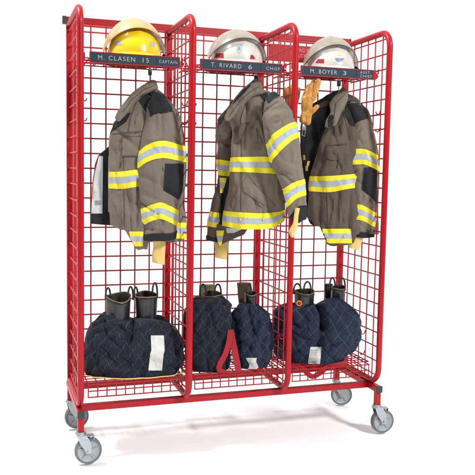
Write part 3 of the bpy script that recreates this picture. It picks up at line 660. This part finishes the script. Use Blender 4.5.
put(wr.mesh(36, 26, inset=.003), 'wristlet', M['cream'], coat)
# ------------------------------------------------------------------ hangers
for i, (px_, pa, pb, Y, lab) in enumerate(((150, 65.5, 84, .15, 'hanger hook of the coat below the yellow helmet'), (256, 73.5, 84, .13, 'hanger hook of the coat in the middle bay'), (339, 78.5, 92, .15, 'hanger hook of the coat beside the tan glove'))):
    a = at(px_, pa, Y); b = at(px_, pb, Y); zt = 1.652
    t = empty('coat_hanger', (a.x, Y, b.z), 'metal '+lab, 'hanger', 'coat hangers under the shelves')
    k = MB(); k.tube([(a.x, Y-.008, zt-.012), (a.x, Y-.010, zt), (a.x, Y-.006, zt+.009), (a.x, Y+.002, zt+.011), (a.x, Y+.008, zt+.006), (a.x, Y+.006, zt-.012), (a.x, Y, zt-.022), (a.x, Y, b.z-.02)], .0024, 8); put(k, 'hook', M['zinc'], t)
    k = MB(); k.box((a.x-.007, Y-.009, zt-.032), (a.x+.007, Y+.009, zt-.008), .003); put(k, 'clip', M['black_plug'], t)
    n = (Vector((a.x, Y, 0))-CAM); n.z = 0; n.normalize(); r = Vector((n.y, -n.x, 0))
    k = MB(); c = Vector((a.x, Y, b.z-.02)); k.tube([c+r*-.02+n*.05+Vector((0, 0, -.055)), c, c+r*.02+n*.03+Vector((0, 0, -.055))], .006, 8); put(k, 'shoulder_bar', M['black_plug'], t)
# ------------------------------------------------------------------ helmets
def helmet(px_, Y, lab, shell, visor, turn, w2, kind, vh=.19):
    sh = 1.678; c = at(px_, 56, Y); n = Vector((c.x, c.y, 0))-Vector((CAM.x, CAM.y, 0)); n.normalize()
    ang = math.atan2(n.y, n.x)+turn; n = Vector((math.cos(ang), math.sin(ang), 0)); r = Vector((n.y, -n.x, 0)); up = Vector((0, 0, 1))
    o = Vector((c.x, c.y, sh)); t = empty('helmet', o, lab, 'helmet', 'helmets on the upper shelves')
    a, d, h = w2*.92, w2*1.08, vh*.88; zb = .028
    def pt(x, f, z): return o+r*x-n*f+up*z
    mb = MB(); G = []
    for i in range(33):                             # dome
        el = PI/2*i/32; ce, se = math.cos(el)**.9, math.sin(el)
        row = []
        for k in range(64):
            q = 2*PI*k/64; x = a*ce*math.cos(q); f = d*ce*math.sin(q); z = zb+(h-zb)*se**1.15
            z += .006*math.exp(-(x/.014)**2)*se; z += .0025*(math.exp(-((abs(x)-.045)/.008)**2))*se
            row.append(pt(x, f, z))
        G.append(row)
    br = []
    for ex, dz in ((.020, -.0275), (.024, -.020), (.018, -.014), (.004, -.004)):
        row = []
        for k in range(64):
            q = 2*PI*k/64; back = max(0, -math.sin(q)); row.append(pt((a+ex)*math.cos(q), (d+ex+back*.03)*math.sin(q), zb+dz+.0))
        br.append(row)
    mb.grid(br+G, wrap=True); put(mb, 'shell', shell, t)
    bvh = BVHTree.FromPolygons(mb.v, mb.f)
    e = MB(); G = []
    for ex, z in ((.010, .008), (.0255, .001), (.0275, .0045), (.0255, .009), (.02, .0095)):
        G.append([pt((a+ex)*math.cos(2*PI*k/64), (d+ex+max(0, -math.sin(2*PI*k/64))*.03)*math.sin(2*PI*k/64), z) for k in range(64)])
    e.grid(G, wrap=True); put(e, 'edge_trim', M['helmet_edge'], t)
    # flipped up face shield
    va, vd, vh = w2*1.10, w2*1.22, vh+.004; v = MB(); G1 = []; z0 = .026
    N = 48; A0 = math.radians(40); A1 = math.radians(128)
    for i in range(25):
        al = A0+(A1-A0)*i/24; row = []
        for k in range(N+1):
            ph = PI*(.015+.97*k/N); sp = math.sin(ph)**1.12; row.append(pt(-va*math.cos(ph), vd*sp*math.cos(al), z0+(vh-z0)*sp*math.sin(al)))
        G1.append(row)
    v.grid(G1); vo = put(v, 'face_shield', visor, t)
    tr_ = MB(); tr_.tube(G1[0], .0016, 6); put(tr_, 'shield_rim', M['helmet_edge'] if kind else M['orange'], vo)
    for sg in (-1, 1):
        kb = MB(); kb.lathe([(0, .012), (.010, .012), (.013, .009), (.013, 0), (.017, -.001), (.017, -.008)], pt(sg*(va-.002), 0, z0+.004), r*sg, 20); put(kb, 'pivot_knob', M['knob'] if sg < 0 else M['helmet_edge'], t)
    # crown knob
    kb = MB(); kb.box((-.009, -.012, 0), (.009, .012, .006), .003); kb.v = [pt(q.x, q.y-.01, vh-.002+q.z) for q in kb.v]; put(kb, 'crown_ridge', visor, t)
    class S_: pass
    s = Surf.__new__(Surf); s.bvh = bvh; s.fr = Frame(px_, 56, Y); s.mb = mb
    return t, s
t, s = helmet(134.2, .225, 'yellow fire helmet with a flipped up tan face shield, on the left shelf', M['helmet_yellow'], M['visor_amber'], .24, .126, 0, .186)
put(s.patch([(41, 116), (45, 114)], [(41, 121), (45, 121.5)], off=.0015), 'reflective_patch', M['silver'], t); put(s.patch([(42, 151), (46.5, 150)], [(42, 155), (46.5, 155)], off=.0015), 'reflective_patch', M['silver'], t)
t, s = helmet(236.5, .225, 'white fire helmet with a round grey badge, on the middle shelf above the closed coat', M['helmet_white'], M['visor_smoke'], .38, .126, 1, .172)
put(s.patch([(53.3, 216), (57.8, 214.5)], [(53.3, 223.5), (57.8, 223.5)], off=.0015), 'reflective_patch', M['strap'], t); put(s.patch([(55, 250.5), (59, 250.5)], [(55, 253), (59, 255.5)], off=.0015), 'reflective_patch', M['strap'], t)
bz = put(s.patch([(43.5, 237), (46, 235.5), (50, 235.8), (53, 238)], [(43.5, 242), (46, 243.2), (50, 242), (53, 239.5)], off=.0015), 'badge', M['silver'], t)
put(s.patch([(46.5, 237.6), (49.5, 237.6)], [(46.5, 240.2), (49.5, 240.2)], off=.003, n=5, m=5), 'badge_centre', M['label_ink'], t)
t, s = helmet(330.5, .225, 'white fire helmet with a blue and gold crest on its front, on the right shelf', M['helmet_white'], M['visor_smoke'], .34, .121, 1, .176)
put(s.patch([(59, 318), (63, 315)], [(59, 324), (63, 324)], off=.0015), 'reflective_patch', M['strap'], t)
bz = put(s.patch([(53, 338), (55.5, 337.5)], [(53, 341), (55.5, 341.5)], off=.0015, n=6, m=6), 'crest_top', M['piping'], t)
mblue = mat('crest_blue', (.12, .17, .33), .5)
put(s.patch([(58, 335), (60, 336), (61.8, 338)], [(58, 344), (60, 343.5), (61.8, 341.5)], off=.0015, n=8, m=6), 'crest_scroll', mblue, t)
# ------------------------------------------------------------------ gloves
def glove(name_lab, fr, parts, hd, stretch=1):
    mb = MB()
    for pts in parts:                               # each a tapered finger or palm: (px, py, radius in m, depth)
        P = [fr.W(x, y, dd) for x, y, r, dd in pts]; R = [r for x, y, r, dd in pts]
        P = [P[0]+(P[0]-P[1]).normalized()*R[0]*.7]+P+[P[-1]+(P[-1]-P[-2]).normalized()*R[-1]*.7]; R = [R[0]*.55]+R+[R[-1]*.55]
        mb.tube(P, R, 14)
    o = mb.build('glove', M['leather']); tag(o, name_lab, 'glove', 'tan leather gloves')
    m = o.modifiers.new('r', 'REMESH'); m.mode = 'VOXEL'; m.voxel_size = .0026; m2 = o.modifiers.new('s', 'SMOOTH'); m2.factor = .5; m2.iterations = 5
    bake(o)
    for v in o.data.vertices:
        q = (v.co+o.location)*38; v.co += Vector((0, 1, 0))*noise.noise(q)*.0025
    return o
frg = Frame(310, 100, .09)
glove('tan leather glove with fingers up, hanging between the upright and the open coat', frg,
      [[(318.6, 80.5, .0125, -.004), (316.5, 89, .0135, -.003), (313, 99, .0135, 0)],
       [(313.5, 80.5, .011, .012), (311, 89, .013, .010), (309.5, 99, .014, .006)],
       [(309, 85, .011, .022), (306.5, 93, .0125, .016), (306, 102, .014, .008)],
       [(306, 91, .010, .030), (303.8, 98, .0115, .022), (304, 106, .013, .01)],
       [(317.6, 106.5, .0105, -.010), (314, 110, .0115, -.008), (309, 113.5, .014, 0)],
       [(309.5, 97, .018, .004), (308.5, 106, .019, .004), (307, 114, .018, .003)], [(305, 98, .016, .01), (304.5, 106, .016, .01), (305, 114, .016, .006)],
       [(304.5, 114, .015, .0), (303, 118, .016, .0), (303, 121, .017, .0)], [(309, 114, .014, 0), (308, 119, .016, 0), (307.5, 122.5, .0165, 0)]], .02)
frg2 = Frame(291, 100, .22)
glove('tan leather glove partly hidden behind the rack upright left of the other glove', frg2,
      [[(298.5, 89, .011, 0), (297.5, 95, .012, 0), (295.5, 103, .014, 0)], [(285, 89, .010, 0), (286, 96, .012, 0), (289, 104, .014, 0)], [(292, 86, .012, .01), (291.5, 96, .014, .006), (292, 106, .018, 0)],
       [(288.5, 88, .011, .012), (289, 97, .013, .008), (290, 105, .016, 0)], [(292, 102, .022, 0), (292, 110, .022, 0), (292, 118, .02, 0)]], .02)
for (fx, fy, f_, lab) in ((304, 127.5, frg, 'steel clip under the cuff of the tan glove with fingers up'),):
    p = f_.W(fx, fy, 0); k = MB(); k.box((p.x-.009, p.y-.004, p.z-.012), (p.x+.009, p.y+.004, p.z+.014), .002); k.tube([(p.x-.007, p.y, p.z-.012), (p.x-.009, p.y, p.z-.034), (p.x+.004, p.y, p.z-.040), (p.x+.008, p.y, p.z-.012)], .0018, 6)
    tag(k.build('glove_clip', M['zinc']), lab, 'clip')
# ------------------------------------------------------------------ trousers and boots
def boot(lab, px0, px1, pyt, Y, loops, emblem=None, back=None, slope=1.0, tilt=0):
    f = Frame((px0+px1)/2, pyt, Y); hw = (f.W(px1, pyt)-f.W(px0, pyt)).length/2; c = f.W((px0+px1)/2, pyt); zt = c.z; zb = .323
    t = empty('boot', (c.x, c.y, zb), lab, 'boot', 'rubber fire boots in the trouser legs')
    mb = MB(); G = []; rows = [(zt+.000, .93), (zt+.003, .965), (zt, 1.0), (zt-.010, 1.02), (zt-.020, .985), (zt-.05, .965), (zt-.09, .93), (zt-.14, .92), (zb+.1, .92), (zb+.05, 1.0), (zb, 1.02)]
    def ring(z, s, dz=0, k0=44):
        r = []
        for k in range(k0):
            q = 2*PI*k/k0; w_ = 1+.05*noise.noise(Vector((math.cos(q)*1.3, math.sin(q)*1.3, z*9+px0)))*1.6
            x = math.cos(q)*hw*s*w_; y = math.sin(q)*hw*1.05*s*w_; rise = slope*(.012*math.sin(q)+.006*math.cos(2*q+px0)) if dz else 0
            r.append(c.lerp(c, 0)+f.r*(x+tilt*(zt-z))+f.n*y+Vector((0, 0, z-c.z+rise)))
        return r
    for z, s in rows: G.append(ring(z, s, z > zt-.03))
    inner = [(zt-.001, .90), (zt-.03, .87), (zt-.12, .84), (zt-.16, .1)]
    mb.grid(G, wrap=True); put(mb, 'shaft', M['boot'], t)
    mi = MB(); mi.grid([ring(zt+.0, .935, 1)]+[ring(z, s, z > zt-.03) for z, s in inner], wrap=True); put(mi, 'boot_lining', M['boot_inside'], t)
    tb = MB(); tb.tube(ring(zt+.001, .965, 1), .0028, 6, closed=True); put(tb, 'rim_bead', M['boot_lining'], t)
    for (lx0, lx1, lt) in loops:                    # pull loops
        a = f.W(lx0, pyt+2); b = f.W(lx1, pyt+3); m_ = f.W((lx0+lx1)/2, lt); lp = []
        for k in range(13):
            q = PI*k/12; p = (a+b)/2+(a-b)/2*math.cos(q); p.z = (a.z+b.z)/2+(m_.z-(a.z+b.z)/2)*math.sin(q)**.7; lp.append(p+f.n*(.004*math.cos(q)-hw*.15))
        k = MB(); G2 = []
        for j, p in enumerate(lp): G2.append([p+f.n*-.006+f.r*.0012, p+f.n*.006+f.r*.0012, p+f.n*.006-f.r*.0012, p+f.n*-.006-f.r*.0012])
        k.grid(G2, wrap=True); k.tube(lp, .0042, 8); put(k, 'pull_loop', M['boot'], t)
    if emblem:
        ex, ey, er = emblem; p = f.W(ex, ey, -hw*1.0); k = MB()
        k.lathe([(0, .0025), (er, .0025), (er, -.004)], p, -f.n, 6); eo = put(k, 'emblem', M['orange'], t)
        k = MB(); k.lathe([(0, .0035), (er*.6, .0035), (er*.6, .001)], p, -f.n, 6); put(k, 'emblem_core', M['strap'], eo)
    return t
BG = 'quilted trousers folded down round the boots'
# bay one
f1 = Frame(133, 345, .175)
tr1 = empty('bunker_trousers', (f1.O.x, f1.O.y, .322), 'wide dark navy quilted trousers with yellow piping and long white label', 'trousers', BG)
t1 = Surf(f1, [(305, 103), (311.6, 99), (318, 94.5), (325.5, 90), (340, 84.6), (355, 83), (370, 84.4), (376, 88), (382, 98)],
          [(305, 158), (314, 163), (319, 169), (325.5, 175.6), (335, 181.5), (350, 184), (362, 181.5), (370, 178), (377, 172), (382, 160)],
          [(0, 325), (.06, 316), (.16, 313), (.24, 319), (.4, 321), (.5, 327), (.56, 323), (.66, 320), (.78, 318.5), (.92, 319), (1, 330)], [(0, 366), (.05, 374.5), (.17, 379), (.33, 382), (.55, 381.3), (.78, 380.3), (.92, 374), (1, 362)],
          [(305, .05), (320, .085), (345, .115), (370, .128), (382, .115)], zmin=.324, amp=.0042, fs=(12, 12, 11), seed=41, exp=.75, quilt=(11.5, 13.5, 1),
          creases=[(134, 322, 131, 334, 4, .035), (131, 334, 127, 345, 3.5, .018), (92, 336, 98, 360, 3, .008), (150, 322, 168, 326, 3, .006), (96, 330, 110, 326, 3, .008), (172, 332, 176, 350, 3, .010)]+rc(8, 88, 180, 318, 378, 34, -1.4, 1.4, (10, 26), (1.6, 3.2), (.004, .009)), bulges=[(110, 345, 20, 22, .010), (160, 345, 20, 22, .012)])
put(t1.mesh(200, 150, inset=.02), 'trouser_legs', M['navy'], tr1)
pl = []
for k in range(60):
    th = PI*(.03+.94*k/59)
    c_ = [t1.at_tv(th, .80+.02*q, .003)[0] for q in range(11)]; c_ = [q for q in c_ if q.z < .372] or c_[-1:]
    p = min(c_, key=lambda q: (q-f1.O).dot(f1.n) + .6*(q-f1.O).dot(f1.r)*(1 if th < PI/2 else -1)); pl.append(Vector((p.x, p.y, .3265)))
pl = [pl[0]]+[(pl[q-1]+pl[q]*2+pl[q+1])/4 for q in range(1, len(pl)-1)]+[pl[-1]]
k = MB(); k.tube(pl, .0026, 8); put(k, 'piping', M['piping'], tr1)
put(t1.patch([(335.6, 150.8), (350.8, 151.4), (354, 150.2), (370.5, 148.4)], [(334.6, 163.8), (350.8, 164.7), (354, 163.6), (371, 162)], off=.004, n=14, m=24), 'label', M['label'], tr1)
boot('black rubber boot with a sloping rim, leftmost of the two in the left bay', 105.8, 131.0, 297, .19, [(105.6, 110.5, 287.6), (128, 133, 286.5)])
boot('black rubber boot with one tall pull loop at its right, in the left bay', 134.8, 157.5, 295, .19, [(152.3, 157.3, 282.6), (133.8, 137.8, 287)], slope=.5)
# bay two
f2 = Frame(208, 335, .17)
tr2 = empty('bunker_trousers', (f2.O.x, f2.O.y, .322), 'navy quilted trousers in two tall bundles with red braces hanging between, middle bay', 'trousers', BG)
ta = Surf(f2, [(294, 195), (300, 188), (316, 184), (340, 183), (372, 188)], [(294, 221), (300, 229.5), (316, 231), (335, 231), (351, 230), (372, 228)],
          [(0, 308), (.15, 299), (.3, 305), (.5, 306), (.65, 301), (.8, 297), (.93, 297), (1, 304)], [(0, 368), (.3, 373.5), (.8, 372.5), (1, 364)], [(294, .05), (310, .08), (350, .11), (372, .11)], zmin=.324, amp=.0042, fs=(12, 12, 11), seed=45, exp=.75, quilt=(11, 13, 1),
          creases=[(205, 308, 208, 350, 4, .010), (218, 312, 230, 308, 3, .008), (225, 345, 214, 368, 4, .006)]+rc(9, 188, 228, 300, 368, 18, -1.2, 1.2, (10, 26), (1.6, 3.2), (.004, .009)))
put(ta.mesh(150, 150, inset=.012), 'trouser_leg', M['navy'], tr2)
f2b = Frame(251, 335, .17)
tb_ = Surf(f2b, [(301, 240), (306, 233), (316, 231), (330, 231), (350, 232.5), (372, 236)], [(301, 258), (306, 263.5), (316, 269.5), (338, 272.8), (356, 271), (366, 267), (372, 262)],
           [(0, 314), (.12, 306), (.4, 303), (.75, 304), (.9, 308), (1, 318)], [(0, 360), (.15, 371), (.6, 371.5), (.9, 367.5), (1, 358)], [(301, .05), (315, .075), (345, .10), (372, .105)], zmin=.324, amp=.0042, fs=(12, 12, 11), seed=48, exp=.75, quilt=(10.5, 12.5, 1),
           creases=[(234, 318, 240, 360, 3, .012), (255, 308, 266, 318, 3, .008), (264, 325, 262, 360, 3, .006)]+rc(10, 234, 270, 308, 368, 18, -1.2, 1.2, (10, 26), (1.6, 3.2), (.004, .009)))
put(tb_.mesh(150, 150, inset=.012), 'trouser_leg', M['navy_blue'], tr2)
put(tb_.patch([(358, 245.6), (364, 249), (366, 249.5), (371.6, 246.5)], [(357, 257), (362, 256), (366, 258), (371.6, 259.4)], off=.004, n=14, m=16), 'label', M['label'], tr2)
def strap(pts, fr_, parent, w_=.021, name='brace_strap'):
    G = []; P = [fr_.W(x, y, d) for x, y, d in pts]
    Q = []
    for i in range(len(P)-1):
        p0 = P[max(i-1, 0)]; p1 = P[i]; p2 = P[i+1]; p3 = P[min(i+2, len(P)-1)]
        for k in range(8):
            s = k/8; Q.append(.5*((2*p1)+(p2-p0)*s+(2*p0-5*p1+4*p2-p3)*s*s+(3*p1-p0-3*p2+p3)*s**3))
    Q.append(P[-1])
    for i, q in enumerate(Q):
        tg_ = (Q[min(i+1, len(Q)-1)]-Q[max(i-1, 0)]).normalized(); sd = tg_.cross(fr_.n).normalized()*w_/2; n = fr_.n*.0016
        G.append([q+sd-n, q-sd-n, q-sd+n, q+sd+n])
    mb = MB(); mb.grid(G, wrap=True); return put(mb, name, M['strap'], parent)
fst = Frame(230, 350, .045)
strap([(230.5, 331, .02), (229, 342, 0), (225.5, 353, -.012), (220.5, 362, -.02), (219.5, 368.5, -.02), (225, 371.5, -.018), (231, 371.8, -.018)], fst, tr2, .024)
strap([(230.5, 331, .025), (232.8, 342, .008), (235.5, 355, .0), (237.5, 365, -.005), (238.5, 372, -.006)], fst, tr2, .028)
for pr in (('dark rubber boot with orange tag and two pull loops, in the middle bay', 203, 222.5, 294, .22, [(199.8, 206, 284), (214.5, 221, 284)], (204.3, 302, .013)),):
    boot(*pr, slope=.6)
boot('grey black rubber boot rising from the right bundle of the middle bay', 244.5, 257.0, 293.5, .20, [(245.5, 251.5, 284)], slope=.4)
def flap(lab, L, R, T, B, Y, m):                    # worn tan pull-on back of the boot
    f = Frame(L[0][1]+6, T, Y); s = Surf(f, L, R, T, B, .010, amp=.003, seed=L[0][1]); return s
for (t_, L, R, T, B, Y) in ((tr2, [(284, 200), (320, 200)], [(284, 214.5), (320, 214)], 285, 318, .31), (tr2, [(282, 237), (320, 240)], [(282, 251.5), (320, 252)], 283, 318, .29)):
    s = flap('', L, R, T, B, Y, M['boot_lining']); o = put(s.mesh(40, 24, inset=.004), 'boot_lining_flap', M['boot_lining'], t_)
# bay three
f3 = Frame(318, 335, .175)
tr3 = empty('bunker_trousers', (f3.O.x, f3.O.y, .322), 'bluish navy diamond quilted trousers on red webbing with a white label, right bay', 'trousers', BG)
tc_ = Surf(f3, [(296, 282), (303, 276), (316, 273), (345, 273), (367, 280)], [(296, 348), (299, 350.5), (304, 353), (313, 358.4), (328, 361.6), (345.8, 358.4), (357, 350.8), (363.4, 342), (368, 330)],
           [(0, 312), (.1, 305), (.2, 306), (.32, 308), (.45, 305), (.54, 312), (.575, 318), (.62, 312), (.66, 303), (.8, 299), (.92, 303), (1, 318)], [(0, 362), (.25, 367), (.6, 365.5), (.85, 362), (1, 350)], [(296, .04), (308, .08), (340, .112), (368, .115)], zmin=.324, amp=.0042, fs=(12, 12, 11), seed=52, exp=.75, quilt=(13, 15, 0),
           creases=[(321.5, 312, 323, 326, 4, .05), (323, 326, 318, 342, 5, .025), (318, 342, 300, 350, 6, .008), (336, 312, 352, 308, 3, .014), (326, 336, 350, 345, 4, .008), (302, 318, 314, 316, 3, .007)]+rc(11, 280, 358, 308, 362, 30, -1.4, 1.4, (10, 26), (1.6, 3.2), (.004, .009)), bulges=[(342, 335, 18, 22, .014), (295, 335, 16, 25, .010)])
put(tc_.mesh(200, 150, inset=.015), 'trouser_legs', M['navy_blue'], tr3)
lb = put(tc_.patch([(347, 310.5), (366, 307.4)], [(345.8, 321.8), (364, 320)], off=.004, n=14, m=18), 'label', M['label'], tr3)
ink = MB()
for r_ in range(7):
    y = 350+r_*1.9; q = tc_.patch([(y, 311.5-(y-347)*.16), (y+.45, 311.4-(y-347)*.16)], [(y, 319.5-(y-347)*.1-(r_ % 3)), (y+.45, 319.4-(y-347)*.1-(r_ % 3))], off=.0065, n=8, m=1); k = len(ink.v); ink.v += q.v; ink.f += [tuple(i+k for i in f) for f in q.f]; ink.m += [0]*len(q.f)
put(ink, 'label_print', M['letter'], lb)
fst = Frame(320, 368, .07)
strap([(296, 366, .0), (303, 369, 0), (308, 374, -.002), (313, 376.5, 0), (320, 373, 0), (327, 367.5, 0), (336, 365.5, 0), (347, 364, .02)], fst, tr3, .024)
strap([(290, 366.5, .03), (305, 367, .02), (325, 366, .02), (348, 361, .05)], fst, tr3, .03)
boot('dark rubber boot with red and gold crest, in the right bay', 294.5, 314.5, 291.5, .21, [(293.5, 301, 283.5), (303.5, 311, 281.5)], (299.3, 301.5, .015), slope=.5)
boot('grey black rubber boot with two tall loops, rightmost in the right bay', 331, 345.5, 287.5, .20, [(329.5, 335, 277.5), (339.5, 345, 278)], slope=.4)
s = flap('', [(283, 324), (312, 326)], [(283, 333), (312, 336)], 284, 310, .28, None); put(s.mesh(40, 24, inset=.004), 'boot_lining_flap', M['boot'], tr3)
